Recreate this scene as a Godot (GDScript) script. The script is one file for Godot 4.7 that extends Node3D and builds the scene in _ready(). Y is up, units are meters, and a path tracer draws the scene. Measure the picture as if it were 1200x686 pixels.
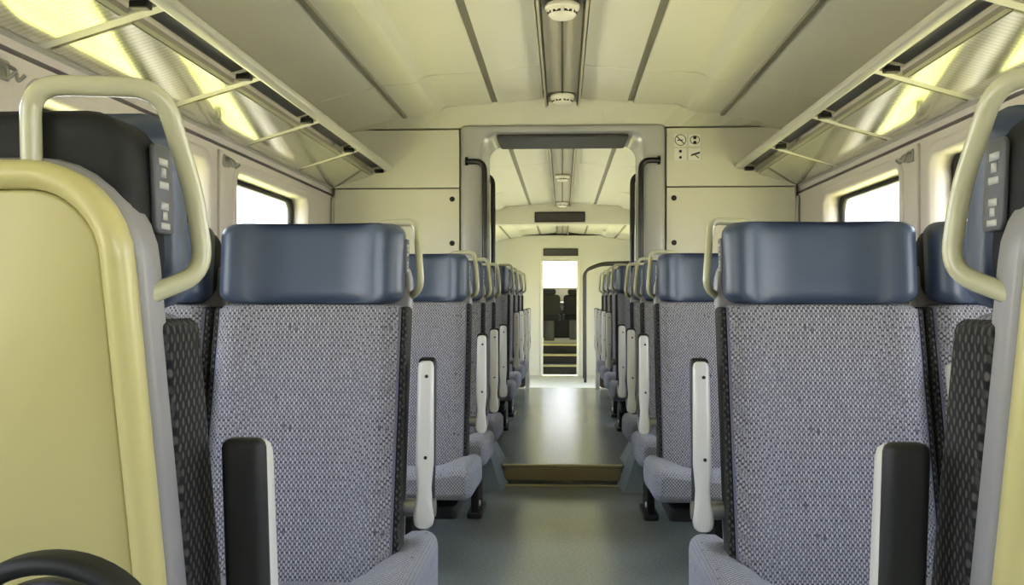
extends Node3D
# Interior of a regional train: x across (right positive), y up, -z along the aisle. The eye stands in the aisle at x = 0, z = 0.

const EYE := 1.03
const WALL := 1.37
var M := {}
var used := {}

# ------------------------------------------------------------------ shapes
func start() -> SurfaceTool:
	var st := SurfaceTool.new()
	st.begin(Mesh.PRIMITIVE_TRIANGLES)
	return st

func emit(st: SurfaceTool, side: PackedVector3Array, caps: PackedVector3Array, smooth := true):
	var vol := 0.0
	for t in [side, caps]:
		for i in range(0, t.size(), 3):
			vol += t[i].dot(t[i + 1].cross(t[i + 2]))
	var flip := vol > 0.0
	for g in 2:
		var t: PackedVector3Array = side if g == 0 else caps
		st.set_smooth_group(0 if (smooth and g == 0) else 4294967295)
		for i in range(0, t.size(), 3):
			var n := (t[i + 1] - t[i]).cross(t[i + 2] - t[i])
			if n.length_squared() < 1e-16:
				continue
			st.add_vertex(t[i])
			st.add_vertex(t[i + 2] if flip else t[i + 1])
			st.add_vertex(t[i + 1] if flip else t[i + 2])

# a skin through closed loops of equal size
func loft(st: SurfaceTool, loops: Array, caps := true, ring := false, smooth := true):
	var side := PackedVector3Array()
	var cap := PackedVector3Array()
	var n: int = loops[0].size()
	var m := loops.size()
	for i in range(m if ring else m - 1):
		var a: PackedVector3Array = loops[i]
		var b: PackedVector3Array = loops[(i + 1) % m]
		for j in n:
			var k := (j + 1) % n
			side.append_array([a[j], a[k], b[k], a[j], b[k], b[j]])
	if caps and not ring:
		for e in 2:
			var l: PackedVector3Array = loops[0] if e == 0 else loops[m - 1]
			var c := Vector3.ZERO
			for p in l:
				c += p
			c /= float(n)
			for j in n:
				var k := (j + 1) % n
				if e == 0:
					cap.append_array([c, l[k], l[j]])
				else:
					cap.append_array([c, l[j], l[k]])
	emit(st, side, cap, smooth)

# rounded rectangle, centred
func rr(w: float, h: float, r: float, seg := 4) -> PackedVector2Array:
	var p := PackedVector2Array()
	r = maxf(minf(r, minf(w, h) * 0.5 - 1e-4), 1e-4)
	var q := [Vector2(w / 2 - r, h / 2 - r), Vector2(-w / 2 + r, h / 2 - r), Vector2(-w / 2 + r, -h / 2 + r), Vector2(w / 2 - r, -h / 2 + r)]
	for c in 4:
		for i in seg + 1:
			var a := PI / 2 * c + PI / 2 * i / seg
			p.append(q[c] + Vector2(cos(a), sin(a)) * r)
	return p

# the four straight edges of rr(..., seg) cut into extra pieces
func even(p: PackedVector2Array, seg: int, extra := 14) -> PackedVector2Array:
	var o := PackedVector2Array()
	for i in p.size():
		o.append(p[i])
		if i % (seg + 1) == seg:
			for j in range(1, extra):
				o.append(p[i].lerp(p[(i + 1) % p.size()], float(j) / extra))
	return o

# box with rounded corners about one axis (0 x, 1 y, 2 z) and rounded ends
func rbox(st: SurfaceTool, c: Vector3, s: Vector3, r := 0.01, bev := 0.004, axis := 1, seg := 4, bend := 0):
	var u := (axis + 1) % 3
	var v := (axis + 2) % 3
	var loops := []
	var bs := 3
	var stops := []
	for i in bs + 1:
		var a := PI / 2 * i / bs
		stops.append([bev * (1 - sin(a)), -s[axis] / 2 + bev * (1 - cos(a))])
	if bend > 0:
		for i in range(1, 8):
			stops.append([0.0, lerpf(-s[axis] / 2 + bev, s[axis] / 2 - bev, i / 8.0)])
	for i in bs + 1:
		var a := PI / 2 * (bs - i) / bs
		stops.append([bev * (1 - sin(a)), s[axis] / 2 - bev * (1 - cos(a))])
	for t in stops:
		var l := PackedVector3Array()
		for p in rr(s[u] - 2 * t[0], s[v] - 2 * t[0], maxf(r - t[0], 0.0005), seg):
			var q := c
			q[u] += p.x
			q[v] += p.y
			q[axis] += t[1]
			l.append(bent(q) if bend == 1 else (Vector3(q.x, q.y, q.z + az(q.y) - 0.012) if bend == 2 else q))
		loops.append(l)
	loft(st, loops)

# plain box, eight corners
func box(st: SurfaceTool, a: Vector3, b: Vector3):
	hexa(st, [Vector3(a.x, a.y, a.z), Vector3(b.x, a.y, a.z), Vector3(b.x, a.y, b.z), Vector3(a.x, a.y, b.z)], [Vector3(a.x, b.y, a.z), Vector3(b.x, b.y, a.z), Vector3(b.x, b.y, b.z), Vector3(a.x, b.y, b.z)])

func hexa(st: SurfaceTool, lo: Array, hi: Array):
	loft(st, [PackedVector3Array(lo), PackedVector3Array(hi)], true, false, false)

func cyl(st: SurfaceTool, a: Vector3, b: Vector3, ra: float, rb := -1.0, n := 16):
	var d := (b - a).normalized()
	var u := d.cross(Vector3.RIGHT if absf(d.x) < 0.9 else Vector3.UP).normalized()
	var v := d.cross(u)
	var r2 := ra if rb < 0 else rb
	var la := PackedVector3Array()
	var lb := PackedVector3Array()
	for i in n:
		var t := TAU * i / n
		la.append(a + (u * cos(t) + v * sin(t)) * ra)
		lb.append(b + (u * cos(t) + v * sin(t)) * r2)
	loft(st, [la, lb])

# lathe about the y axis through c: profile of (radius, y)
func lathe(st: SurfaceTool, c: Vector3, prof: Array, n := 24):
	var loops := []
	for p in prof:
		var l := PackedVector3Array()
		for i in n:
			var t := TAU * i / n
			l.append(c + Vector3(cos(t) * p[0], p[1], sin(t) * p[0]))
		loops.append(l)
	loft(st, loops)

# corners rounded with radius r
func fillet(p: Array, r: float, seg := 6) -> PackedVector3Array:
	var o := PackedVector3Array([p[0]])
	for i in range(1, p.size() - 1):
		var a: Vector3 = p[i - 1]
		var b: Vector3 = p[i]
		var c: Vector3 = p[i + 1]
		var k := minf(r, minf(a.distance_to(b), b.distance_to(c)) * 0.49)
		var s := b + (a - b).normalized() * k
		var e := b + (c - b).normalized() * k
		for j in seg + 1:
			var t := float(j) / seg
			o.append(s.lerp(b, t).lerp(b.lerp(e, t), t))
	o.append(p[-1])
	return o

func tube(st: SurfaceTool, path: PackedVector3Array, r: float, n := 10):
	var loops := []
	var u := Vector3.ZERO
	for i in path.size():
		var d := (path[mini(i + 1, path.size() - 1)] - path[maxi(i - 1, 0)]).normalized()
		if u == Vector3.ZERO:
			u = d.cross(Vector3.RIGHT if absf(d.x) < 0.8 else Vector3.UP).normalized()
		u = (u - d * u.dot(d)).normalized()
		var v := d.cross(u)
		var l := PackedVector3Array()
		for j in n:
			var t := TAU * j / n
			l.append(path[i] + (u * cos(t) + v * sin(t)) * r)
		loops.append(l)
	loft(st, loops)

# ------------------------------------------------------------------ nodes
func numbered(called: String) -> String:
	var k: int = used.get(called, 0)
	used[called] = k + 1
	return called if k == 0 else "%s_%03d" % [called, k]

func build(st: SurfaceTool, called: String, mat: Material, parent: Node) -> MeshInstance3D:
	st.generate_normals()
	var o := MeshInstance3D.new()
	o.mesh = st.commit()
	o.mesh.surface_set_material(0, mat)
	o.name = called if parent != self else numbered(called)
	parent.add_child(o, true)
	return o

func base(called: String, at := Vector3.ZERO, parent: Node = self) -> Node3D:
	var o := Node3D.new()
	o.name = called if parent != self else numbered(called)
	parent.add_child(o, true)
	o.position = at
	return o

func tag(o: Node, label: String, category: String, group := ""):
	o.set_meta("label", label)
	o.set_meta("category", category)
	if group:
		o.set_meta("group", group)

func struct(o: Node, label := "", category := ""):
	o.set_meta("kind", "structure")
	if label:
		o.set_meta("label", label)
	if category:
		o.set_meta("category", category)

# ------------------------------------------------------------------ materials
func mat(c: Color, rough := 0.5, metal := 0.0) -> StandardMaterial3D:
	var m := StandardMaterial3D.new()
	m.albedo_color = c
	m.roughness = rough
	m.metallic = metal
	return m

func noise_tex(lo: Color, hi: Color, freq: float, sd: int, size := 512) -> NoiseTexture2D:
	var n := FastNoiseLite.new()
	n.seed = sd
	n.frequency = freq
	n.fractal_octaves = 4
	var t := NoiseTexture2D.new()
	t.width = size
	t.height = size
	t.seamless = true
	t.noise = n
	var g := Gradient.new()
	g.set_color(0, lo)
	g.set_color(1, hi)
	t.color_ramp = g
	return t

func textured(m: StandardMaterial3D, t: Texture2D, scale := 1.0, world := true):
	m.albedo_texture = t
	m.uv1_triplanar = true
	m.uv1_world_triplanar = world
	m.uv1_scale = Vector3.ONE * scale

# woven strokes in staggered rows
func weave(dark: Color, light: Color, sd: int, cover: float) -> ImageTexture:
	var rng := RandomNumberGenerator.new()
	rng.seed = sd
	var nx := 21
	var ny := 18
	var size := 512
	var im := Image.create(size, size, true, Image.FORMAT_RGB8)
	var gain := []
	for i in nx * ny * 2:
		gain.append(rng.randf_range(0.82, 1.0) if rng.randf() > 0.006 else rng.randf_range(0.3, 0.6))
	for y in size:
		for x in size:
			var best := 0.0
			var fx := float(x) / size * nx
			var fy := float(y) / size * ny
			for o in 2:
				var gx := fx - 0.5 * o
				var gy := fy - 0.5 * o
				var cx := floorf(gx)
				var cy := floorf(gy)
				var dx := gx - cx - 0.5
				var dy := gy - cy - 0.5
				dx += dy * 0.18 * (1 if o == 0 else -1)
				var d := sqrt(dx * dx / (cover * cover) + dy * dy / (cover * cover * 2.2))
				var k := (posmod(int(cx), nx) * ny + posmod(int(cy), ny)) * 2 + o
				best = maxf(best, clampf((1.15 - d) * 2.2, 0, 1) * gain[k])
			var c := dark.lerp(light, best)
			var g := rng.randf_range(-0.03, 0.03)
			im.set_pixel(x, y, Color(clampf(c.r + g, 0, 1), clampf(c.g + g, 0, 1), clampf(c.b + g, 0, 1)))
	im.generate_mipmaps()
	return ImageTexture.create_from_image(im)

# sheet with fine rows of slots
func slotted(c: Color, d: Color) -> ImageTexture:
	var im := Image.create(64, 64, true, Image.FORMAT_RGB8)
	im.fill(c)
	for k in 4:
		im.fill_rect(Rect2i(0, k * 16 + 5, 64, 5), d)
	im.generate_mipmaps()
	return ImageTexture.create_from_image(im)

func materials():
	M.shell = mat(Color(0.77, 0.735, 0.50), 0.30)
	M.shell_panel = mat(Color(0.74, 0.705, 0.48), 0.36)
	M.seat_frame = mat(Color(0.56, 0.55, 0.55), 0.35)
	M.handle = mat(Color(0.73, 0.72, 0.60), 0.2)
	M.leather = mat(Color(0.235, 0.28, 0.365), 0.40)
	M.leather_black = mat(Color(0.035, 0.036, 0.046), 0.7)
	M.cloth = mat(Color.WHITE, 0.95)
	textured(M.cloth, weave(Color(0.19, 0.18, 0.215), Color(0.68, 0.675, 0.70), 3, 0.27), 1 / 0.231, false)
	M.cloth_seat = mat(Color.WHITE, 0.95)
	textured(M.cloth_seat, weave(Color(0.33, 0.325, 0.36), Color(0.68, 0.68, 0.715), 5, 0.27), 1 / 0.231, false)
	M.cloth_dark = mat(Color.WHITE, 0.95)
	textured(M.cloth_dark, weave(Color(0.03, 0.03, 0.033), Color(0.34, 0.33, 0.32), 4, 0.20), 1 / 0.30, false)
	M.piping = mat(Color(0.42, 0.42, 0.50), 0.9)
	M.arm_white = mat(Color(0.79, 0.78, 0.755), 0.3)
	M.arm_pad = mat(Color(0.05, 0.056, 0.047), 0.6)
	M.steel = mat(Color(0.62, 0.62, 0.62), 0.3, 0.8)
	M.black = mat(Color(0.05, 0.05, 0.05), 0.5)
	M.plate = mat(Color(0.36, 0.36, 0.38), 0.4)
	M.print_white = mat(Color(0.88, 0.88, 0.86), 0.6)
	M.print_black = mat(Color(0.07, 0.07, 0.07), 0.6)
	M.wall = mat(Color(0.77, 0.745, 0.755), 0.42)
	M.cabinet = mat(Color(0.82, 0.813, 0.76), 0.40)
	M.ceiling = mat(Color(0.845, 0.838, 0.785), 0.30)
	M.groove = mat(Color(0.52, 0.51, 0.46), 0.5)
	M.gap_shade = mat(Color(0.30, 0.285, 0.235), 0.6)  # dark tone painted for the shade in the channel gaps and slit
	M.channel = mat(Color(0.70, 0.68, 0.61), 0.45)
	M.white = mat(Color(0.90, 0.89, 0.84), 0.45)
	M.portal = mat(Color(0.66, 0.66, 0.66), 0.22)
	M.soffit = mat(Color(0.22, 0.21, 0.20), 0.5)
	M.rail_black = mat(Color(0.06, 0.055, 0.05), 0.3)
	M.alu = mat(Color(0.78, 0.775, 0.75), 0.3, 0.4)
	M.rack_panel = mat(Color.WHITE, 0.10, 0.75)
	textured(M.rack_panel, slotted(Color(0.86, 0.86, 0.80), Color(0.74, 0.74, 0.66)), 1 / 0.10, true)
	M.floor = mat(Color.WHITE, 0.21)
	textured(M.floor, noise_tex(Color(0.47, 0.50, 0.50), Color(0.58, 0.60, 0.59), 0.09, 8), 1.3)
	M.step = mat(Color.WHITE, 0.6)
	textured(M.step, noise_tex(Color(0.50, 0.45, 0.34), Color(0.66, 0.60, 0.47), 0.12, 9), 4.0)
	M.skirt = mat(Color(0.50, 0.55, 0.58), 0.4)
	M.gasket = mat(Color(0.05, 0.05, 0.05), 0.6)
	M.glass = mat(Color(0.95, 0.97, 0.97, 0.06), 0.02)
	M.glass.transparency = BaseMaterial3D.TRANSPARENCY_ALPHA
	M.grass = mat(Color.WHITE, 0.95)
	textured(M.grass, noise_tex(Color(0.58, 0.60, 0.27), Color(0.78, 0.78, 0.42), 0.06, 12), 0.3)
	M.field = mat(Color.WHITE, 0.95)
	textured(M.field, noise_tex(Color(0.62, 0.61, 0.49), Color(0.79, 0.775, 0.645), 0.05, 14), 0.2)
	M.hazard = mat(Color(0.74, 0.70, 0.52), 0.6)
	M.low_floor = mat(Color(0.80, 0.80, 0.77), 0.4)
	M.brown = mat(Color(0.24, 0.20, 0.16), 0.5)
	M.cab_dark = mat(Color(0.19, 0.20, 0.26), 0.5)
	M.cab_grey = mat(Color(0.46, 0.47, 0.52), 0.5)

# ------------------------------------------------------------------ seats
func lean(y: float) -> float:
	return (1.03 - y) * (0.235 if y < 1.03 else 0.10)

func az(y: float) -> float:
	return 0.012 + (0.90 - y) * 0.10

func bent(p: Vector3) -> Vector3:
	return Vector3(p.x, p.y, p.z + lean(p.y))

# horizontal section of a padded back: half width, front depths at centre and bolster, back depth
func pad_loop(hw: float, mid: float, wing: float, wing_at: float, edge: float, back: float, y: float, inset: float) -> PackedVector3Array:
	var l := PackedVector3Array()
	var key := [[-hw, back], [-hw, edge], [-hw * 0.985, edge * 0.5 + wing * 0.5], [-(wing_at + (hw - wing_at) * 0.45), wing], [-wing_at, wing], [-wing_at * 0.86, wing * 0.6 + mid * 0.4], [-wing_at * 0.66, mid * 0.9 + wing * 0.1], [-wing_at * 0.33, mid], [0.0, mid]]
	for i in key.size():
		l.append(Vector3(key[i][0], y, key[i][1]))
	for i in range(key.size() - 2, -1, -1):
		l.append(Vector3(-key[i][0], y, key[i][1]))
	var c := (mid + back) * 0.5
	for i in l.size():
		var p := l[i]
		p.x -= signf(p.x) * minf(inset, absf(p.x))
		p.z -= signf(p.z - c) * minf(inset, absf(p.z - c))
		p.z += lean(y)
		l[i] = p
	return l

func pad(st: SurfaceTool, hw: float, mid: float, wing: float, wing_at: float, edge: float, back: float, y0: float, y1: float, r: float):
	var loops := []
	for i in 6:
		var a := PI / 2 * i / 5
		loops.append(pad_loop(hw, mid, wing, wing_at, edge, back, y0 + r * (1 - cos(a)), r * (1 - sin(a))))
	for i in range(1, 6):
		loops.append(pad_loop(hw, mid, wing, wing_at, edge, back, lerpf(y0 + r, y1 - r, i / 6.0), 0))
	for i in 6:
		var a := PI / 2 * (5 - i) / 5
		loops.append(pad_loop(hw, mid, wing, wing_at, edge, back, y1 - r * (1 - cos(a)), r * (1 - sin(a))))
	loft(st, loops)

# a seat facing +z, its aisle on side s; aisle seats carry the grab handle, the raised armrest and the number plate
func make_seat(s: int, aisle: bool, ped: float, ped_x: float, long: bool) -> Node3D:
	var t := Node3D.new()
	t.name = "train_seat"
	# moulded back: frame, rim, panel
	var st := start()
	rbox(st, Vector3(0, 0.725, -0.096), Vector3(0.467, 0.866, 0.05), 0.095, 0.010, 2, 8)
	var fr := build(lean_all(st), "back_frame", M.seat_frame, t)
	st = start()
	var loops := []
	for k in [[0.004, -0.114], [0.0, -0.120], [0.0, -0.134], [0.005, -0.143], [0.012, -0.147], [0.020, -0.144], [0.025, -0.137], [0.027, -0.118]]:
		var l := PackedVector3Array()
		for p in rr(0.456 - 2 * k[0], 0.856 - 2 * k[0], 0.090 - k[0], 8):
			l.append(bent(Vector3(p.x, p.y + 0.725, k[1])))
		loops.append(l)
	loft(st, loops, false, true)
	var rim := build(st, "shell_rim", M.shell, t)
	rim.set_meta("label", "cream plastic rim")
	st = start()
	rbox(st, Vector3(0, 0.725, -0.126), Vector3(0.404, 0.804, 0.014), 0.064, 0.004, 2, 8)
	build(lean_all(st), "shell_panel", M.shell_panel, t)
	# upholstery
	st = start()
	pad(st, 0.221, 0.018, 0.036, 0.172, -0.006, -0.075, 0.355, 1.016, 0.018)
	build(st, "backrest", M.cloth, t)
	for e in [-1, 1]:
		st = start()
		rbox(st, Vector3(e * 0.2275, 0.69, -0.040), Vector3(0.02, 0.64, 0.092), 0.009, 0.012, 1, 4, 1)
		var sp := build(st, "side_bolster", M.cloth_dark, t)
		sp.set_meta("label", "black cloth with pale flecks")
		st = start()
		var path := PackedVector3Array()
		for i in 9:
			path.append(bent(Vector3(e * 0.219, lerpf(0.375, 1.005, i / 8.0), 0.006)))
		tube(st, path, 0.0045, 6)
		build(st, "piping", M.piping, t)
	st = start()
	pad(st, 0.224, 0.0, 0.052, 0.180, -0.004, -0.035, 1.018, 1.214, 0.030)
	var hr := build(st, "headrest", M.leather, t)
	hr.set_meta("label", "navy leather headrest with side wings")
	st = start()
	rbox(st, Vector3(0, 1.113, -0.066), Vector3(0.442, 0.180, 0.088), 0.045, 0.018, 2, 6)
	build(lean_all(st), "headrest_back", M.leather_black, hr)
	# cushion
	st = start()
	loops = []
	var w0 := -0.225
	var w1 := (0.303 if long else 0.288) if aisle else 0.225
	var tail := 0.0 if long else 0.14
	for k in [[-0.13, 0.05], [-0.118, 0.025], [-0.10, 0.012], [-0.06, 0.0], [0.05, 0.0], [0.15, 0.0], [0.25, 0.0], [0.34, 0.0], [0.42, 0.0], [0.455, 0.006], [0.48, 0.018], [0.495, 0.035], [0.50, 0.055]]:
		var l := PackedVector3Array()
		var zk: float = k[0] + tail * clampf((0.2 - k[0]) / 0.33, 0, 1)
		var f := clampf((k[0] + 0.02) / 0.46, 0, 1)
		var top := lerpf(0.355, 0.432 if long else 0.41, f)
		var rise := lerpf(0.095 if long else 0.05, 0.018, f)
		var bot := lerpf(0.275, 0.295, f)
		for p in even(rr(w1 - w0 - k[1], top - bot - k[1] * 1.2, 0.035 - k[1] * 0.3, 5), 5):
			var x: float = (w0 + w1) / 2 + p.x
			var y: float = (top + bot) / 2 + p.y
			if p.y > 0:
				y += rise * smoothstep(0.12, 0.24, absf(x))
			l.append(Vector3(s * x, y, zk))
		loops.append(l)
	loft(st, loops)
	build(st, "cushion", M.cloth_seat, t)
	# under-frame
	st = start()
	rbox(st, Vector3(0, 0.235, 0.22), Vector3(0.44, 0.05, 0.30), 0.02, 0.006)
	build(st, "seat_pan", M.black, t)
	st = start()
	var h0 := ped
	rbox(st, Vector3(s * ped_x, (h0 + 0.225) / 2, 0.0), Vector3(0.035, 0.225 - h0, 0.24 if ped < 0.1 else 0.2), 0.01, 0.003)
	if ped < 0.1:
		rbox(st, Vector3(s * ped_x, h0 + 0.012, 0.0), Vector3(0.07, 0.024, 0.30), 0.02, 0.004)
	var pd := build(st, "pedestal", M.black, t)
	if ped < 0.1:
		st = start()
		cyl(st, Vector3(s * (ped_x + 0.0175), h0 + 0.06, 0.07), Vector3(s * (ped_x + 0.024), h0 + 0.06, 0.07), 0.014, 0.011, 12)
		build(st, "bolt", M.print_white, pd)
	if not aisle:
		make_armrest(t, s, s * 0.205, 1.0)
		return t
	# grab handle
	st = start()
	tube(st, fillet([Vector3(s * 0.135, 1.149, -0.130), Vector3(s * 0.135, 1.222, -0.134), Vector3(s * 0.243, 1.224, -0.105), Vector3(s * 0.256, 1.13, -0.055), Vector3(s * 0.262, 1.055, -0.045), Vector3(s * 0.208, 1.022, -0.118)], 0.028, 7), 0.0094, 12)
	var hd := build(st, "grab_handle", M.handle, t)
	hd.set_meta("label", "bent tube grab handle")
	make_armrest(t, s, s * 0.286, 0.0)
	# number plate on the side of the headrest
	st = start()
	rbox(st, Vector3(s * 0.2245, 1.135, -0.048), Vector3(0.006, 0.085, 0.042), 0.008, 0.002, 0)
	var pl := build(lean_all(st), "number_plate", M.plate, t)
	st = start()
	for k in [[1.161, 0.007, 0.020], [1.151, 0.009, 0.011], [1.139, 0.007, 0.021], [1.119, 0.007, 0.017], [1.110, 0.008, 0.010], [1.100, 0.006, 0.020]]:
		box(st, Vector3(s * 0.2275, k[0] - k[1] / 2, -0.05 - k[2] / 2), Vector3(s * 0.2283, k[0] + k[1] / 2, -0.05 + k[2] / 2))
	build(lean_all(st), "plate_print", M.print_white, pl)
	return t

# raised armrest: pale underside to the front, black pad to the back; between two seats it lies against the cushions
func make_armrest(t: Node3D, s: int, ax: float, between: float):
	var arm := base("armrest", Vector3.ZERO, t)
	var st := start()
	var loops := []
	for k in [[0.880, 0.010], [0.876, 0.016], [0.866, 0.0185], [0.64, 0.021], [0.61, 0.0185], [0.58, 0.0165], [0.555, 0.0185], [0.535, 0.023], [0.51, 0.024], [0.498, 0.021], [0.492, 0.014]]:
		var l := PackedVector3Array()
		for p in rr(k[1] * 2, 0.036, 0.011, 4):
			l.append(Vector3(ax + p.x, k[0], az(k[0]) + 0.018 + p.y + between * (lean(k[0]) + 0.02)))
		loops.append(l)
	loft(st, loops)
	build(st, "arm_shell", M.arm_white, arm)
	for y in [0.845, 0.655]:
		st = start()
		var z: float = az(y) + 0.0355 + between * (lean(y) + 0.02)
		cyl(st, Vector3(ax + 0.004, y, z), Vector3(ax + 0.004, y, z + 0.002), 0.0045, 0.004, 10)
		build(st, "screw", M.black, arm)
	if between > 0.0:
		return
	st = start()
	rbox(st, Vector3(ax, 0.715, 0.0), Vector3(0.044, 0.345, 0.028), 0.011, 0.010, 1, 4, 2)
	build(st, "arm_pad", M.arm_pad, arm)
	st = start()
	cyl(st, Vector3(s * 0.215, 0.535, 0.055), Vector3(s * 0.312, 0.535, 0.055), 0.021, 0.021, 18)
	build(st, "pivot", M.steel, arm)

# the same tool with every vertex leaned back
func lean_all(st: SurfaceTool) -> SurfaceTool:
	var a := st.commit_to_arrays()
	var v: PackedVector3Array = a[Mesh.ARRAY_VERTEX]
	var o := start()
	st.generate_normals()
	a = st.commit_to_arrays()
	v = a[Mesh.ARRAY_VERTEX]
	var n: PackedVector3Array = a[Mesh.ARRAY_NORMAL]
	var idx = a[Mesh.ARRAY_INDEX]
	o.set_smooth_group(0)
	if idx == null or idx.size() == 0:
		for i in v.size():
			o.set_smooth_group(0)
			o.add_vertex(bent(v[i]))
	else:
		for i in idx:
			o.add_vertex(bent(v[i]))
	return o

var protos := {}
func seat(s: int, aisle: bool, ped: float, ped_x: float, long: bool, at: Vector3, away: bool, label: String, group: String):
	var local := -s if not away else s      # on the +x side the aisle lies towards -x
	var key := "%d %s %.3f %.2f %s" % [local, aisle, ped, ped_x, long]
	if not protos.has(key):
		protos[key] = make_seat(local, aisle, ped, ped_x, long)
	var o: Node3D = protos[key].duplicate()
	o.name = numbered("train_seat")
	add_child(o, true)
	o.position = at
	if away:
		o.rotation.y = PI
	tag(o, label, "seat", group)

func seats():
	var where := {-1: "across from the pictogram signs", 1: "on the pictogram sign side"}
	var X := 0.612
	for s in [-1, 1]:
		seat(s, true, 0.0, 0.0, true, Vector3(s * X + (0.014 if s > 0 else 0.0), 0, -0.99), true, "aisle seat turned away showing its cream plastic back, " + where[s], "seats turned away with cream backs")
		seat(s, true, 0.0, 0.0, true, Vector3(s * X, 0, -2.37), false, "large patterned aisle seat facing a cream seat back, " + where[s], "aisle seats before the partition")
		seat(s, false, 0.0, 0.0, true, Vector3(s * (X + 0.482), 0, -2.37), false, "window seat beside the large patterned seat, " + where[s], "window seats")
		seat(s, true, 0.0, 0.0, false, Vector3(s * X, 0, -4.0), false, "patterned aisle seat, third row from the partition wall, " + where[s], "aisle seats before the partition")
		seat(s, true, 0.0, 0.20, false, Vector3(s * X, 0, -4.72), false, "patterned aisle seat, second row from the partition wall, " + where[s], "aisle seats before the partition")
		seat(s, true, 0.21, 0.0, false, Vector3(s * X, 0, -5.44), false, "patterned aisle seat on the plinth against the partition, " + where[s], "aisle seats before the partition")
		var nth := ["first", "second", "third", "fourth"]
		for k in 4:
			seat(s, true, 0.055, 0.2 if k < 2 else 0.0, false, Vector3(s * X, 0.05, -7.0 - 0.8 * k), false, "aisle seat beyond the portal, %s row past it, %s" % [nth[k], where[s]], "aisle seats beyond the portal")

# ------------------------------------------------------------------ shell of the carriage
func ceil_h(x: float) -> float:
	x = absf(x)
	var k := [[0.0, 1.145], [0.10, 1.142], [0.37, 1.112], [0.65, 1.100], [0.68, 1.094], [0.72, 1.064], [0.75, 1.058], [0.90, 1.050], [1.37, 0.93]]
	for i in range(1, k.size()):
		if x <= k[i][0]:
			return EYE + lerpf(k[i - 1][1], k[i][1], (x - k[i - 1][0]) / (k[i][0] - k[i - 1][0]))
	return EYE + 0.93

func ceiling_panel(s: int, x0: float, x1: float, z0: float, z1: float, m: Material, parent: Node, called := "ceiling_panel", drop := 0.0):
	var st := start()
	var n := 24 if x1 - x0 > 0.4 and x0 < 0.8 else 6
	var loops := []
	for e in [z0, z0 - 0.004, z1 + 0.004, z1]:
		var g := 0.004 if (e == z0 or e == z1) else 0.0
		var l := PackedVector3Array()
		for i in n + 1:
			var x := lerpf(x0 + g, x1 - g, float(i) / n)
			l.append(Vector3(s * x, ceil_h(x) - drop + g, e))
		for i in range(n, -1, -1):
			var x := lerpf(x0 + g, x1 - g, float(i) / n)
			l.append(Vector3(s * x, ceil_h(x) + 0.02, e))
		loops.append(l)
	loft(st, loops, true, false, false)
	build(st, called, m, parent)

func ceiling_section(called: String, za: float, zb: float, seam: float):
	var c := base(called)
	struct(c)
	var st := start()
	box(st, Vector3(-WALL - 0.1, EYE + 1.19, zb), Vector3(WALL + 0.1, EYE + 1.27, za))
	build(st, "roof_slab", M.ceiling, c)
	for s in [-1, 1]:
		var z := za
		while z > zb + 0.01:
			var e := maxf(z - seam, zb)
			if e - zb < 0.3:
				e = zb
			ceiling_panel(s, 0.108, 0.366, z - 0.001, e + 0.001, M.ceiling, c)
			ceiling_panel(s, 0.402, 0.898, z - 0.001, e + 0.001, M.ceiling, c)
			ceiling_panel(s, 0.912, 1.37, z - 0.0015, e + 0.0015, M.ceiling, c)
			z = e
		ceiling_panel(s, 0.366, 0.402, za, zb, M.groove, c, "groove_strip", -0.012)
		st = start()
		hexa(st, [Vector3(s * 0.893, ceil_h(0.893) - 0.016, za), Vector3(s * 0.916, ceil_h(0.916) - 0.010, za), Vector3(s * 0.916, ceil_h(0.916) + 0.0, za), Vector3(s * 0.893, ceil_h(0.893), za)], [Vector3(s * 0.893, ceil_h(0.893) - 0.016, zb), Vector3(s * 0.916, ceil_h(0.916) - 0.010, zb), Vector3(s * 0.916, ceil_h(0.916), zb), Vector3(s * 0.893, ceil_h(0.893), zb)])
		build(st, "panel_lip", M.groove, c)
		# side of the channel
		st = start()
		box(st, Vector3(s * 0.088, EYE + 1.090, zb), Vector3(s * 0.098, EYE + 1.185, za))
		build(st, "channel_side", M.channel, c)
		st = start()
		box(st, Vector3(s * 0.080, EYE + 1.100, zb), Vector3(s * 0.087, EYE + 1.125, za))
		build(st, "channel_gap_shade", M.gap_shade, c)  # strip coloured dark as the shade in the gap along the channel
	st = start()
	box(st, Vector3(-0.088, EYE + 1.122, zb), Vector3(0.088, EYE + 1.135, za))
	build(st, "channel_bed", M.channel, c)
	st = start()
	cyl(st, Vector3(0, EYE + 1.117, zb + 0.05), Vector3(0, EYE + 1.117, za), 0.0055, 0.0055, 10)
	build(st, "channel_slit_rod", M.gap_shade, c)  # thin rod coloured dark to draw the slit line along the bed

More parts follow.
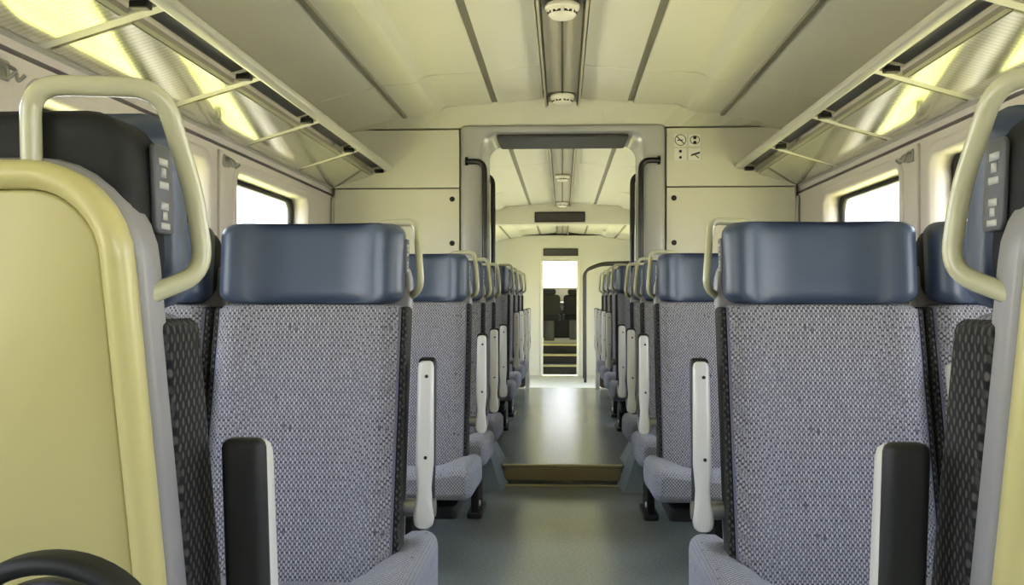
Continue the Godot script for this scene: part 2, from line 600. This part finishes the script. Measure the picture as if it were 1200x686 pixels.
func detector(z: float, label: String):
	var d := base("smoke_detector", Vector3(0, EYE + 1.116, z))
	tag(d, label, "detector", "smoke detectors in the ceiling channel")
	var st := start()
	lathe(st, Vector3.ZERO, [[0.062, 0.0], [0.066, -0.004], [0.066, -0.016], [0.062, -0.022], [0.060, -0.022]], 28)
	build(st, "detector_base", M.white, d)
	st = start()
	lathe(st, Vector3.ZERO, [[0.058, -0.021], [0.058, -0.026], [0.053, -0.042], [0.042, -0.052], [0.020, -0.056]], 28)
	var hd := build(st, "detector_head", M.white, d)
	for k in 8:
		st = start()
		var a := TAU * (k + 0.5) / 8
		var pts := []
		for j in 2:
			var r: float = [0.0565, 0.0545][j]
			var y: float = [-0.031, -0.040][j]
			var l := PackedVector3Array()
			for q in [[-0.28, r - 0.004], [0.28, r - 0.004], [0.28, r + 0.0015], [-0.28, r + 0.0015]]:
				l.append(Vector3(cos(a + q[0]) * q[1], y, sin(a + q[0]) * q[1]))
			pts.append(l)
		loft(st, pts, true, false, false)
		build(st, "slot", M.black, hd)

var WIN := [[2.35, 1.05], [0.75, -0.55], [-0.85, -2.15], [-2.45, -3.74], [-4.05, -5.22], [-6.55, -7.75], [-8.05, -9.25], [-9.55, -10.7]]
const W_LO := 0.76
const W_HI := EYE + 0.545
const TOP := EYE + 0.615

func side_wall(s: int):
	var w := base("wall_left" if s < 0 else "wall_right")
	struct(w)
	var st := start()
	var xa := s * WALL
	var xb := s * (WALL + 0.11)
	box(st, Vector3(xa, 0, -11.0), Vector3(xb, W_LO, 3.0))
	build(st, "lower_wall", M.wall, w)
	st = start()
	box(st, Vector3(xa, W_HI, -11.0), Vector3(xb, TOP - 0.006, 3.0))
	build(st, "window_header", M.wall, w)
	st = start()
	box(st, Vector3(s * (WALL + 0.07), TOP - 0.006, -11.0), Vector3(xb, TOP + 0.008, 3.0))
	build(st, "groove_back", M.wall, w)
	st = start()
	hexa(st, [Vector3(xa, TOP + 0.008, 3), Vector3(xb, TOP + 0.008, 3), Vector3(xb, EYE + 1.2, 3), Vector3(xa, EYE + 1.2, 3)], [Vector3(xa, TOP + 0.008, -11), Vector3(xb, TOP + 0.008, -11), Vector3(xb, EYE + 1.2, -11), Vector3(xa, EYE + 1.2, -11)])
	build(st, "upper_wall", M.wall, w)
	var edges := [3.0]
	for k in WIN:
		edges.append(k[0])
		edges.append(k[1])
	edges.append(-11.0)
	for i in range(0, edges.size(), 2):
		st = start()
		box(st, Vector3(xa, W_LO, edges[i + 1]), Vector3(xb, W_HI, edges[i]))
		build(st, "pillar", M.wall, w)
		# proud cover strip on each pillar
		if edges[i] < 2.9 and edges[i + 1] > -10.9:
			st = start()
			rbox(st, Vector3(s * (WALL - 0.006), (0.5 + TOP - 0.02) / 2, (edges[i] + edges[i + 1]) / 2), Vector3(0.016, TOP - 0.52, minf(edges[i] - edges[i + 1] - 0.12, 0.12)), 0.006, 0.005)
			build(st, "pillar_strip", M.wall, w)
	# windows
	for i in WIN.size():
		var zc: float = (WIN[i][0] + WIN[i][1]) / 2
		var wd: float = WIN[i][0] - WIN[i][1]
		var yc := (W_LO + W_HI) / 2
		var ht := W_HI - W_LO
		var n := base("window_%d" % (i + 1 + (0 if s < 0 else WIN.size())), Vector3(s * WALL, yc, zc))
		struct(n)
		# moulded surround with rounded corners
		st = start()
		var loops := []
		for k in [[-0.035, 0.0], [-0.033, -0.006], [-0.022, -0.010], [0.0, -0.008], [0.010, -0.002], [0.016, 0.075], [-0.01, 0.075], [-0.035, 0.06]]:
			var l := PackedVector3Array()
			for p in rr(wd - 2 * k[0], ht - 2 * k[0], maxf(0.07 - k[0], 0.02), 6):
				l.append(Vector3(s * k[1], p.y, p.x))
			loops.append(l)
		loft(st, loops, false, true)
		build(st, "window_frame", M.wall, n)
		st = start()
		loops = []
		for k in [[0.012, 0.074], [0.034, 0.074], [0.036, 0.10], [-0.01, 0.10]]:
			var l := PackedVector3Array()
			for p in rr(wd - 2 * k[0], ht - 2 * k[0], 0.07, 6):
				l.append(Vector3(s * k[1], p.y, p.x))
			loops.append(l)
		loft(st, loops, false, true)
		build(st, "gasket", M.gasket, n)
		st = start()
		rbox(st, Vector3(s * 0.087, 0, 0), Vector3(0.006, ht - 0.05, wd - 0.05), 0.05, 0.001, 0)
		build(st, "pane", M.glass, n)

func shell():
	# floors
	var st := start()
	box(st, Vector3(-WALL - 0.1, -0.08, -5.46), Vector3(WALL + 0.1, 0, 3.0))
	var f := build(st, "floor", M.floor, self)
	struct(f)
	var rf := base("floor")
	struct(rf)
	st = start()
	box(st, Vector3(-WALL - 0.1, -0.42, -10.2), Vector3(WALL + 0.1, 0.105, -5.462))
	build(st, "raised_floor", M.floor, rf)
	st = start()
	rbox(st, Vector3(0, 0.058, -5.447), Vector3(0.64, 0.070, 0.026), 0.014, 0.004, 2)
	build(st, "riser_plate", M.step, rf)
	st = start()
	rbox(st, Vector3(0, 0.102, -5.462), Vector3(0.66, 0.012, 0.03), 0.004, 0.003, 0)
	build(st, "step_nosing", M.hazard, rf)
	st = start()
	rbox(st, Vector3(0, 0.003, -5.40), Vector3(0.66, 0.006, 0.03), 0.002, 0.002, 0)
	build(st, "threshold_strip", M.hazard, rf)
	st = start()
	box(st, Vector3(-WALL - 0.1, -0.42, -17.0), Vector3(WALL + 0.1, -0.30, -10.202))
	var lf := build(st, "floor", M.low_floor, self)
	struct(lf)
	# skirting plinths under the last row
	for s in [-1, 1]:
		st = start()
		loft(st, [PackedVector3Array([Vector3(s * 0.325, 0.001, -5.22), Vector3(s * 0.40, 0.208, -5.30), Vector3(s * 1.365, 0.208, -5.30), Vector3(s * 1.365, 0.001, -5.22)]), PackedVector3Array([Vector3(s * 0.30, 0.001, -5.46), Vector3(s * 0.385, 0.208, -5.46), Vector3(s * 1.365, 0.208, -5.46), Vector3(s * 1.365, 0.001, -5.46)]), PackedVector3Array([Vector3(s * 0.33, 0.106, -5.705), Vector3(s * 0.385, 0.208, -5.705), Vector3(s * 1.365, 0.208, -5.705), Vector3(s * 1.365, 0.106, -5.705)])], true, false, false)
		var p := build(st, "plinth", M.skirt, self)
		tag(p, "grey sloping plinth beside the floor step, " + ("across from the pictogram signs" if s < 0 else "on the pictogram sign side"), "plinth", "plinths flanking the floor step")
	side_wall(-1)
	side_wall(1)
	# wall behind the camera
	st = start()
	box(st, Vector3(-WALL - 0.1, 0, 3.0), Vector3(WALL + 0.1, EYE + 1.2, 3.1))
	struct(build(st, "wall_back", M.cabinet, self))
	ceiling_section("ceiling", 3.0, -5.60, 1.95)
	ceiling_section("ceiling", -6.30, -11.70, 1.95)
	ceiling_section("ceiling", -11.95, -17.0, 1.95)
	partition()
	far_end()

# arch path of the portal: half width, top, radius
func arch(hw: float, top: float, r: float, y0: float) -> PackedVector2Array:
	var p := PackedVector2Array([Vector2(-hw, y0), Vector2(-hw, (y0 + top) / 2)])
	for i in 9:
		var a := PI - PI / 2 * i / 8
		p.append(Vector2(-hw + r + cos(a) * r, top - r + sin(a) * r))
	for i in 9:
		var a := PI / 2 - PI / 2 * i / 8
		p.append(Vector2(hw - r + cos(a) * r, top - r + sin(a) * r))
	p.append(Vector2(hw, (y0 + top) / 2))
	p.append(Vector2(hw, y0))
	return p

func partition():
	var w := base("wall_partition")
	struct(w)
	var ZF := -5.75
	var ZB := -6.30
	var st: SurfaceTool
	for s in [-1, 1]:
		st = start()
		box(st, Vector3(s * 0.60, 0.106, ZB), Vector3(s * (WALL - 0.002), EYE + 1.0, ZF - 0.05))
		build(st, "cabinet_body", M.cabinet, w)
		# panels with locks
		for k in [[0.125, 0.30, 0], [0.306, 1.675, 1], [1.683, EYE + 0.993, 0]]:
			st = start()
			rbox(st, Vector3(s * 0.976, (k[0] + k[1]) / 2, ZF - 0.022), Vector3(0.742, k[1] - k[0], 0.052), 0.006, 0.003, 2)
			var p := build(st, "cabinet_panel", M.cabinet, w)
			if k[2] == 1:
				for y in [EYE + 0.585, EYE + 0.325]:
					st = start()
					cyl(st, Vector3(s * 0.648, y, ZF + 0.002), Vector3(s * 0.648, y, ZF + 0.010), 0.0165, 0.014, 16)
					build(st, "lock", M.black, p)
		# corner strip to the side wall
		st = start()
		rbox(st, Vector3(s * (WALL - 0.014), 1.0, ZF + 0.004), Vector3(0.02, 1.25, 0.02), 0.006, 0.003)
		build(st, "corner_strip", M.portal, w)
	# cap that closes the ceiling above the panels, leaning out to the ceiling
	st = start()
	var loops := []
	for i in 25:
		var x := lerpf(-WALL, WALL, i / 24.0)
		var top := ceil_h(x) + 0.03
		loops.append(PackedVector3Array([Vector3(x, minf(EYE + 1.002, top - 0.01), ZF + 0.008), Vector3(x, top, -5.595), Vector3(x, EYE + 1.19, -5.595), Vector3(x, EYE + 1.19, ZB), Vector3(x, minf(EYE + 1.002, top - 0.01), ZB)]))
	loft(st, loops, true, false, false)
	build(st, "ceiling_cap", M.cabinet, w)
	# portal frame
	st = start()
	loops = []
	var prof := [[0.0, ZB], [0.0, ZF + 0.02], [0.006, ZF + 0.034], [0.022, ZF + 0.040], [0.10, ZF + 0.040], [0.118, ZF + 0.034], [0.128, ZF + 0.015], [0.130, ZB]]
	var paths := []
	for k in prof:
		paths.append(arch(0.466 + k[0], EYE + 0.972 + k[0] * 0.30, maxf(0.085 - k[0] * 0.6, 0.02), 0.106))
	for i in paths[0].size():
		var l := PackedVector3Array()
		for j in prof.size():
			l.append(Vector3(paths[j][i].x, paths[j][i].y, prof[j][1]))
		loops.append(l)
	loft(st, loops)
	var pf := build(st, "portal_frame", M.portal, w)
	pf.set_meta("label", "silver grey rounded portal frame")
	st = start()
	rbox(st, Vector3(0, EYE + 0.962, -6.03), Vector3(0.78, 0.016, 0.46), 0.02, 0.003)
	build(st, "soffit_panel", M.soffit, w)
	# black grab rails on both sides of the portal
	for s in [-1, 1]:
		for k in 2:
			var z: float = [-5.68, -6.36][k]
			st = start()
			var y0: float = [0.42, 0.40][k]
			tube(st, fillet([Vector3(s * 0.56, EYE + 0.80, z - (0.02 if k == 0 else -0.05)), Vector3(s * 0.452, EYE + 0.795, z), Vector3(s * 0.447, y0, z), Vector3(s * 0.545, y0 - 0.02, z - (0.02 if k == 0 else -0.05))], 0.08, 8), 0.017, 12)
			var r := build(st, "grab_rail", M.rail_black, self)
			tag(r, "black bent grab rail on the %s side of the portal, %s" % [["near", "far"][k], "across from the pictogram signs" if s < 0 else "beside the pictogram signs"], "grab rail", "black grab rails at the portal")
			for y in [EYE + 0.80, y0 - 0.02]:
				st = start()
				var zz: float = z - (0.02 if k == 0 else -0.05)
				cyl(st, Vector3(s * 0.548, y, zz), Vector3(s * 0.565, y, zz), 0.026, 0.026, 14)
				build(st, "rail_flange", M.rail_black, r)
	pictograms()

func pictograms():
	var x0 := 0.648
	var y0 := EYE + 0.792
	var z := -5.742
	var names := ["no smoking pictogram sticker with a crossed circle", "pictogram sticker with two dark figures in a circle", "pictogram sticker with a dark dot over a grey mark", "pictogram sticker with a slanting black bar"]
	for k in 4:
		var c := Vector3(x0 + 0.037 + (k % 2) * 0.083, y0 + 0.129 - 0.083 * (k / 2), z)
		var b := base("pictogram_sign", c)
		tag(b, names[k], "sign", "pictogram stickers on the cabinet panel")
		var st := start()
		rbox(st, Vector3.ZERO, Vector3(0.072, 0.072, 0.003), 0.004, 0.001, 2)
		build(st, "sticker", M.print_white, b)
		st = start()
		var zz := 0.0022
		match k:
			0:
				var lp := []
				for i in 28:
					var a := TAU * i / 28
					var d := Vector3(cos(a), sin(a), 0)
					lp.append(PackedVector3Array([d * 0.033 + Vector3(0, 0, zz), d * 0.029 + Vector3(0, 0, zz), d * 0.029, d * 0.033]))
				loft(st, lp, false, true)
				hexa(st, [Vector3(-0.023, 0.019, 0), Vector3(-0.019, 0.023, 0), Vector3(0.023, -0.019, 0), Vector3(0.019, -0.023, 0)], [Vector3(-0.023, 0.019, zz), Vector3(-0.019, 0.023, zz), Vector3(0.023, -0.019, zz), Vector3(0.019, -0.023, zz)])
				box(st, Vector3(-0.018, -0.004, 0), Vector3(0.014, 0.002, zz))
			1:
				cyl(st, Vector3(0, 0.014, 0), Vector3(0, 0.014, zz), 0.011, 0.011)
				cyl(st, Vector3(0, -0.015, 0), Vector3(0, -0.015, zz), 0.010, 0.010)
				var lp := []
				for i in 28:
					var a := TAU * i / 28
					var d := Vector3(cos(a) * 1.0, sin(a) * 0.85, 0)
					lp.append(PackedVector3Array([d * 0.029 + Vector3(0, 0, zz), d * 0.025 + Vector3(0, 0, zz), d * 0.025, d * 0.029]))
				loft(st, lp, false, true)
			2:
				cyl(st, Vector3(0, 0.018, 0), Vector3(0, 0.018, zz), 0.009, 0.009)
				cyl(st, Vector3(0, -0.018, 0), Vector3(0, -0.018, zz), 0.008, 0.008)
			3:
				hexa(st, [Vector3(-0.024, -0.012, 0), Vector3(-0.020, 0.0, 0), Vector3(0.030, 0.016, 0), Vector3(0.028, 0.004, 0)], [Vector3(-0.024, -0.012, zz), Vector3(-0.020, 0.0, zz), Vector3(0.030, 0.016, zz), Vector3(0.028, 0.004, zz)])
				hexa(st, [Vector3(0.0, -0.006, 0), Vector3(0.006, -0.004, 0), Vector3(0.026, -0.022, 0), Vector3(0.020, -0.024, 0)], [Vector3(0.0, -0.006, zz), Vector3(0.006, -0.004, zz), Vector3(0.026, -0.022, zz), Vector3(0.020, -0.024, zz)])
		build(st, "pictogram", M.print_black, b)

# ------------------------------------------------------------------ luggage racks
func rack_at(s: int, x: float, up: float, z: float) -> Vector3:
	return Vector3(s * x, EYE + lerpf(0.752, 0.648, (x - 1.02) / 0.35) + up, z)

func rack(s: int, za: float, zb: float, n: int, label: String):
	var r := base("luggage_rack")
	tag(r, label, "luggage rack", "overhead luggage racks")
	var st := start()
	var loops := []
	for z in [za, zb]:
		var l := PackedVector3Array()
		for p in rr(0.036, 0.028, 0.010, 5):
			l.append(rack_at(s, 1.02 + p.x, 0.012 + p.y, z))
		loops.append(l)
	loft(st, loops)
	build(st, "edge_rail", M.alu, r)
	st = start()
	hexa(st, [rack_at(s, 1.353, -0.002, za), rack_at(s, 1.369, -0.002, za), rack_at(s, 1.369, 0.02, za), rack_at(s, 1.353, 0.02, za)], [rack_at(s, 1.353, -0.002, zb), rack_at(s, 1.369, -0.002, zb), rack_at(s, 1.369, 0.02, zb), rack_at(s, 1.353, 0.02, zb)])
	build(st, "wall_rail", M.alu, r)
	var step := (za - zb) / n
	for i in n + 1:
		var z := za - step * i
		var a := minf(z + 0.022, za)
		var b := maxf(z - 0.022, zb)
		st = start()
		hexa(st, [rack_at(s, 1.03, 0.0, a), rack_at(s, 1.352, 0.0, a), rack_at(s, 1.352, 0.02, a), rack_at(s, 1.03, 0.02, a)], [rack_at(s, 1.03, 0.0, b), rack_at(s, 1.352, 0.0, b), rack_at(s, 1.352, 0.02, b), rack_at(s, 1.03, 0.02, b)])
		build(st, "cross_bar", M.cabinet, r)
		if i == n:
			continue
		a = z - 0.032
		b = z - step + 0.032
		st = start()
		hexa(st, [rack_at(s, 1.125, -0.003, a), rack_at(s, 1.343, -0.003, a), rack_at(s, 1.343, 0.006, a), rack_at(s, 1.125, 0.006, a)], [rack_at(s, 1.125, -0.003, b), rack_at(s, 1.343, -0.003, b), rack_at(s, 1.343, 0.006, b), rack_at(s, 1.125, 0.006, b)])
		build(st, "rack_panel", M.rack_panel, r)
		st = start()
		hexa(st, [rack_at(s, 1.108, 0.0, a), rack_at(s, 1.123, 0.0, a), rack_at(s, 1.123, 0.016, a), rack_at(s, 1.108, 0.016, a)], [rack_at(s, 1.108, 0.0, b), rack_at(s, 1.123, 0.0, b), rack_at(s, 1.123, 0.016, b), rack_at(s, 1.108, 0.016, b)])
		build(st, "panel_edge", M.groove, r)
		st = start()
		hexa(st, [rack_at(s, 1.04, 0.04, a), rack_at(s, 1.115, 0.04, a), rack_at(s, 1.115, 0.05, a), rack_at(s, 1.04, 0.05, a)], [rack_at(s, 1.04, 0.04, b), rack_at(s, 1.115, 0.04, b), rack_at(s, 1.115, 0.05, b), rack_at(s, 1.04, 0.05, b)])
		build(st, "slot_shade_plate", M.plate, r)  # dark plate added above the opening so the slot looks shaded
		st = start()
		rbox(st, rack_at(s, 1.07, 0.008, b + 0.008), Vector3(0.05, 0.02, 0.035), 0.006, 0.004)
		build(st, "bracket", M.black, r)

# ------------------------------------------------------------------ far carriage
func far_end():
	# header with the display
	var w := base("wall_header")
	struct(w)
	var st := start()
	box(st, Vector3(-WALL - 0.1, EYE + 0.885, -11.95), Vector3(WALL + 0.1, EYE + 1.19, -11.70))
	build(st, "header_beam", M.cabinet, w)
	for k in 2:
		var z: float = [-11.68, -16.97][k]
		var h: float = [0.97, 0.80][k]
		var d := base("display_board", Vector3(-0.03, EYE + h, z))
		tag(d, ["dark passenger display on the header beyond the portal", "dark passenger display over the far doorway"][k], "display", "dark passenger displays")
		st = start()
		rbox(st, Vector3(0, 0, -0.01), Vector3(0.60, 0.125, 0.016), 0.008, 0.003, 2)
		build(st, "display_case", M.black, d)
		st = start()
		rbox(st, Vector3(0, 0, 0.001), Vector3(0.57, 0.095, 0.008), 0.004, 0.002, 2)
		build(st, "display_screen", M.soffit, d)
	# side walls of the low entrance with tall glazing
	for s in [-1, 1]:
		var sw := base("wall_entrance_left" if s < 0 else "wall_entrance_right")
		struct(sw)
		for k in [[-11.0, -12.4, -0.42, 2.23], [-13.7, -14.1, -0.42, 2.23], [-15.4, -17.0, -0.42, 2.23], [-12.4, -13.7, 1.62, 2.23], [-14.1, -15.4, 1.62, 2.23], [-12.4, -13.7, -0.42, -0.2], [-14.1, -15.4, -0.42, -0.2]]:
			st = start()
			box(st, Vector3(s * WALL, k[2], k[1]), Vector3(s * (WALL + 0.1), k[3], k[0]))
			build(st, "wall_panel", M.cabinet, sw)
		for k in 2:
			var z: float = [-13.05, -14.75][k]
			var d := base("door_%d" % (k + 1 + (0 if s < 0 else 2)), Vector3(s * (WALL + 0.05), 0.71, z))
			struct(d)
			st = start()
			var loops := []
			for q in [[0.0, -0.02], [0.0, 0.02], [0.10, 0.02], [0.10, -0.02]]:
				var l := PackedVector3Array()
				for p in rr(1.3 - 2 * q[0], 1.82 - 2 * q[0], 0.06, 5):
					l.append(Vector3(s * q[1], p.y, p.x))
				loops.append(l)
			loft(st, loops, false, true)
			build(st, "door_frame", M.cabinet, d)
			st = start()
			rbox(st, Vector3.ZERO, Vector3(0.008, 1.62, 1.1), 0.05, 0.002, 0)
			build(st, "pane", M.glass, d)
		# screens at the top of the steps down
		var sc := base("screen_panel", Vector3(s * 0.66, 0.105, -10.1))
		tag(sc, "dark half-height screen at the head of the steps down, " + ("across from the pictogram signs" if s < 0 else "on the pictogram sign side"), "screen", "half-height screens")
		st = start()
		rbox(st, Vector3(0, 0.36, 0), Vector3(0.56, 0.70, 0.03), 0.03, 0.006, 2)
		build(st, "panel", M.brown, sc)
		st = start()
		rbox(st, Vector3(-s * 0.30, 0.2, 0), Vector3(0.045, 0.40, 0.045), 0.012, 0.004)
		build(st, "post", M.arm_white, sc)
	# end wall with a doorway
	var e := base("wall_end")
	struct(e)
	for k in [[-1.47, -0.36, -0.42, 2.23], [0.27, 1.47, -0.42, 2.23], [-0.36, 0.27, 1.70, 2.23]]:
		st = start()
		box(st, Vector3(k[0], k[2], -17.12), Vector3(k[1], k[3], -17.0))
		build(st, "wall_panel", M.cabinet, e)
	for x in [-0.36, 0.27]:
		st = start()
		rbox(st, Vector3(x, 0.70, -17.0), Vector3(0.05, 2.0, 0.06), 0.01, 0.004)
		build(st, "door_jamb", M.white, e)
	# steps up
	var sp := base("stair", Vector3(-0.045, -0.30, -17.13))
	tag(sp, "dark steps with pale nosings leading up through the far doorway", "stairs")
	for k in 3:
		var y := 0.17 * (k + 1)
		st = start()
		box(st, Vector3(-0.31, 0.0, -1.06), Vector3(0.31, y - 0.03, -0.28 * k - 0.02))
		build(st, "riser", M.black, sp)
		st = start()
		box(st, Vector3(-0.31, y - 0.029, -0.28 * k - (0.28 if k < 2 else 0.5)), Vector3(0.31, y, -0.28 * k))
		var tr := build(st, "tread", M.skirt, sp)
		st = start()
		rbox(st, Vector3(0, y - 0.012, -0.28 * k + 0.012), Vector3(0.61, 0.034, 0.024), 0.004, 0.002, 0)
		build(st, "nosing", M.hazard, tr)
	# dark grab rail by the doorway
	for k in 2:
		st = start()
		var z: float = [-15.6, -16.4][k]
		tube(st, fillet([Vector3(0.36, -0.30, z), Vector3(0.36, EYE + 0.45, z), Vector3(0.62, EYE + 0.56, z), Vector3(1.36, EYE + 0.58, z)], 0.10, 6), 0.024, 10)
		var gr := build(st, "stair_rail", M.rail_black, self)
		tag(gr, ["dark bent rail standing before the far doorway", "dark bent rail beside the far doorway jamb"][k], "rail", "dark rails by the far doorway")
	# driver's end
	var c := base("wall_cab")
	struct(c)
	for k in [[-1.47, -1.37, 0.0, 2.2, -17.13, -21.2], [1.37, 1.47, 0.0, 2.2, -17.13, -21.2], [-1.47, 1.47, 2.12, 2.25, -17.0, -21.2], [-1.47, 1.47, -0.05, 0.205, -18.2, -21.2], [-1.47, 1.47, 0.2, EYE + 0.24, -21.1, -21.2], [-1.47, 1.47, EYE + 0.80, 2.2, -21.1, -21.2]]:
		st = start()
		box(st, Vector3(k[0], k[2], k[5]), Vector3(k[1], k[3], k[4]))
		build(st, "cab_panel", M.cabinet, c)
	st = start()
	box(st, Vector3(-1.37, EYE + 0.24, -21.17), Vector3(1.37, EYE + 0.80, -21.16))
	var ws := build(st, "window_17", M.glass, self)
	struct(ws)
	var dk := base("control_desk", Vector3(0, 0.205, -20.8))
	tag(dk, "dark control desk under the bright end window", "desk")
	st = start()
	rbox(st, Vector3(0, 0.32, 0.06), Vector3(1.9, 0.64, 0.4), 0.03, 0.01, 0)
	build(st, "desk_body", M.cab_dark, dk)
	st = start()
	rbox(st, Vector3(0, 0.70, 0.05), Vector3(1.96, 0.10, 0.46), 0.03, 0.01, 0)
	build(st, "desk_top", M.cab_grey, dk)
	for k in 2:
		var ds := base("cab_seat", Vector3([-0.26, 0.24][k], 0.205, [-19.3, -19.9][k]))
		tag(ds, ["dark cab seat with armrests at the top of the far steps", "dark cab seat with armrests close to the control desk"][k], "seat", "dark seats in the cab")
		st = start()
		rbox(st, Vector3(0, 0.70, 0.2), Vector3(0.44, 0.40, 0.12), 0.07, 0.03, 2)
		build(st, "backrest", M.cab_dark, ds)
		st = start()
		rbox(st, Vector3(0, 0.955, 0.19), Vector3(0.27, 0.11, 0.10), 0.04, 0.025, 2)
		build(st, "headrest", M.cab_dark, ds)
		st = start()
		rbox(st, Vector3(0, 0.45, -0.02), Vector3(0.46, 0.12, 0.48), 0.08, 0.03, 1)
		build(st, "cushion", M.cab_dark, ds)
		st = start()
		rbox(st, Vector3(0, 0.2, 0), Vector3(0.2, 0.4, 0.24), 0.04, 0.01, 1)
		build(st, "pedestal", M.cab_grey, ds)
		for side in [-1, 1]:
			st = start()
			rbox(st, Vector3(side * 0.25, 0.62, 0.05), Vector3(0.05, 0.05, 0.34), 0.02, 0.01, 2)
			build(st, "armrest", M.cab_grey, ds)

func coat_hook(s: int, z: float, label: String):
	var h := base("coat_hook", Vector3(s * (WALL - 0.0145), EYE + 0.555, z))
	tag(h, label, "coat hook", "coat hooks on the window pillars")
	var st := start()
	rbox(st, Vector3(-s * 0.003, 0.0, 0), Vector3(0.006, 0.05, 0.07), 0.008, 0.002, 0)
	build(st, "hook_plate", M.steel, h)
	for e in [-1, 1]:
		st = start()
		tube(st, fillet([Vector3(-s * 0.005, 0.012, e * 0.02), Vector3(-s * 0.03, 0.0, e * 0.02), Vector3(-s * 0.032, -0.03, e * 0.02), Vector3(-s * 0.052, -0.012, e * 0.02)], 0.012, 5), 0.005, 8)
		build(st, "prong", M.steel, h)

func suitcase():
	var b := base("suitcase", Vector3(-0.383, 0, -0.70))
	tag(b, "black suitcase with arched carry grip standing behind the cream seat back", "suitcase")
	var st := start()
	rbox(st, Vector3(0, 0.30, 0), Vector3(0.34, 0.52, 0.22), 0.05, 0.03, 1, 6)
	build(st, "case_body", M.black, b)
	for s in [-1, 1]:
		st = start()
		cyl(st, Vector3(s * 0.065, 0.55, -0.02), Vector3(s * 0.065, 0.775, -0.02), 0.009)
		build(st, "handle_tube", M.steel, b)
		for z in [-0.07, 0.07]:
			st = start()
			cyl(st, Vector3(s * 0.13 - 0.012, 0.025, z), Vector3(s * 0.13 + 0.012, 0.025, z), 0.025)
			build(st, "wheel", M.black, b)
	for k in 2:
		st = start()
		var loops := []
		for i in 25:
			var a := PI * i / 24
			var R: float = [0.079, 0.062][k]
			var H: float = [0.070, 0.052][k]
			var l := PackedVector3Array()
			for p in rr([0.030, 0.026][k], [0.015, 0.010][k], 0.007, 4):
				l.append(Vector3(cos(a) * (R + p.y), 0.762 + sin(a) * (H + p.y), -0.02 + p.x))
			loops.append(l)
		loft(st, loops)
		build(st, ["grip", "grip_lining"][k], [M.arm_pad, M.plate][k], b)

# ------------------------------------------------------------------
func _ready():
	# camera
	var cam := Camera3D.new()
	cam.name = "camera"
	cam.fov = 33.2
	cam.near = 0.02
	cam.position = Vector3(0, EYE, 0)
	cam.rotation_degrees = Vector3(0.35, 2.94, 0)
	add_child(cam)
	cam.current = true
	# daylight
	var env := Environment.new()
	env.tonemap_mode = Environment.TONE_MAPPER_LINEAR
	env.tonemap_exposure = 5.8
	env.sdfgi_enabled = true
	env.ssao_enabled = true
	env.ssil_enabled = true
	env.background_mode = Environment.BG_SKY
	var sky := Sky.new()
	var sm := ProceduralSkyMaterial.new()
	sm.sky_top_color = Color(0.74, 0.80, 0.90)
	sm.sky_horizon_color = Color(0.95, 0.95, 0.94)
	sm.ground_bottom_color = Color(0.42, 0.44, 0.25)
	sm.ground_horizon_color = Color(0.75, 0.76, 0.62)
	sm.energy_multiplier = 1.9
	sky.sky_material = sm
	env.sky = sky
	env.background_energy_multiplier = 1.0
	var we := WorldEnvironment.new()
	we.name = "world"
	we.environment = env
	add_child(we)
	var sun := DirectionalLight3D.new()
	sun.name = "sun"
	sun.rotation_degrees = Vector3(-52, 172, 0)
	sun.light_energy = 2.6
	sun.light_color = Color(1.0, 0.95, 0.84)
	sun.light_angular_distance = 0.5
	sun.shadow_enabled = true
	add_child(sun)

	materials()
	# trackside meadow
	var st := start()
	box(st, Vector3(-80, -1.3, -90), Vector3(80, -1.0, 60))
	var g := build(st, "ground", M.field, self)
	struct(g)
	st = start()
	box(st, Vector3(-3.4, -0.999, -90), Vector3(3.4, -0.97, 60))
	struct(build(st, "grass_verge", M.grass, self))
	shell()
	rack(-1, 2.4, -5.73, 10, "overhead luggage rack across the aisle from the pictogram signs")
	rack(1, 2.4, -5.73, 10, "overhead luggage rack on the pictogram sign side")
	rack(-1, -6.32, -11.0, 6, "overhead luggage rack beyond the portal, across from the pictogram signs")
	rack(1, -6.32, -11.0, 6, "overhead luggage rack beyond the portal, on the pictogram sign side")
	seats()
	detector(-3.72, "white smoke detector in the ceiling channel, with long slots")
	detector(-5.38, "white smoke detector next to the partition cap")
	detector(-8.9, "white smoke detector beyond the portal, halfway along the channel")
	detector(-11.4, "white smoke detector beside the far header")
	for s in [-1, 1]:
		for k in 2:
			coat_hook(s, [-2.30, -3.895][k], "double coat hook on the %s, %s" % [["pillar above the large patterned seat", "next pillar towards the partition"][k], "across from the pictogram signs" if s < 0 else "pictogram sign side"])
	suitcase()
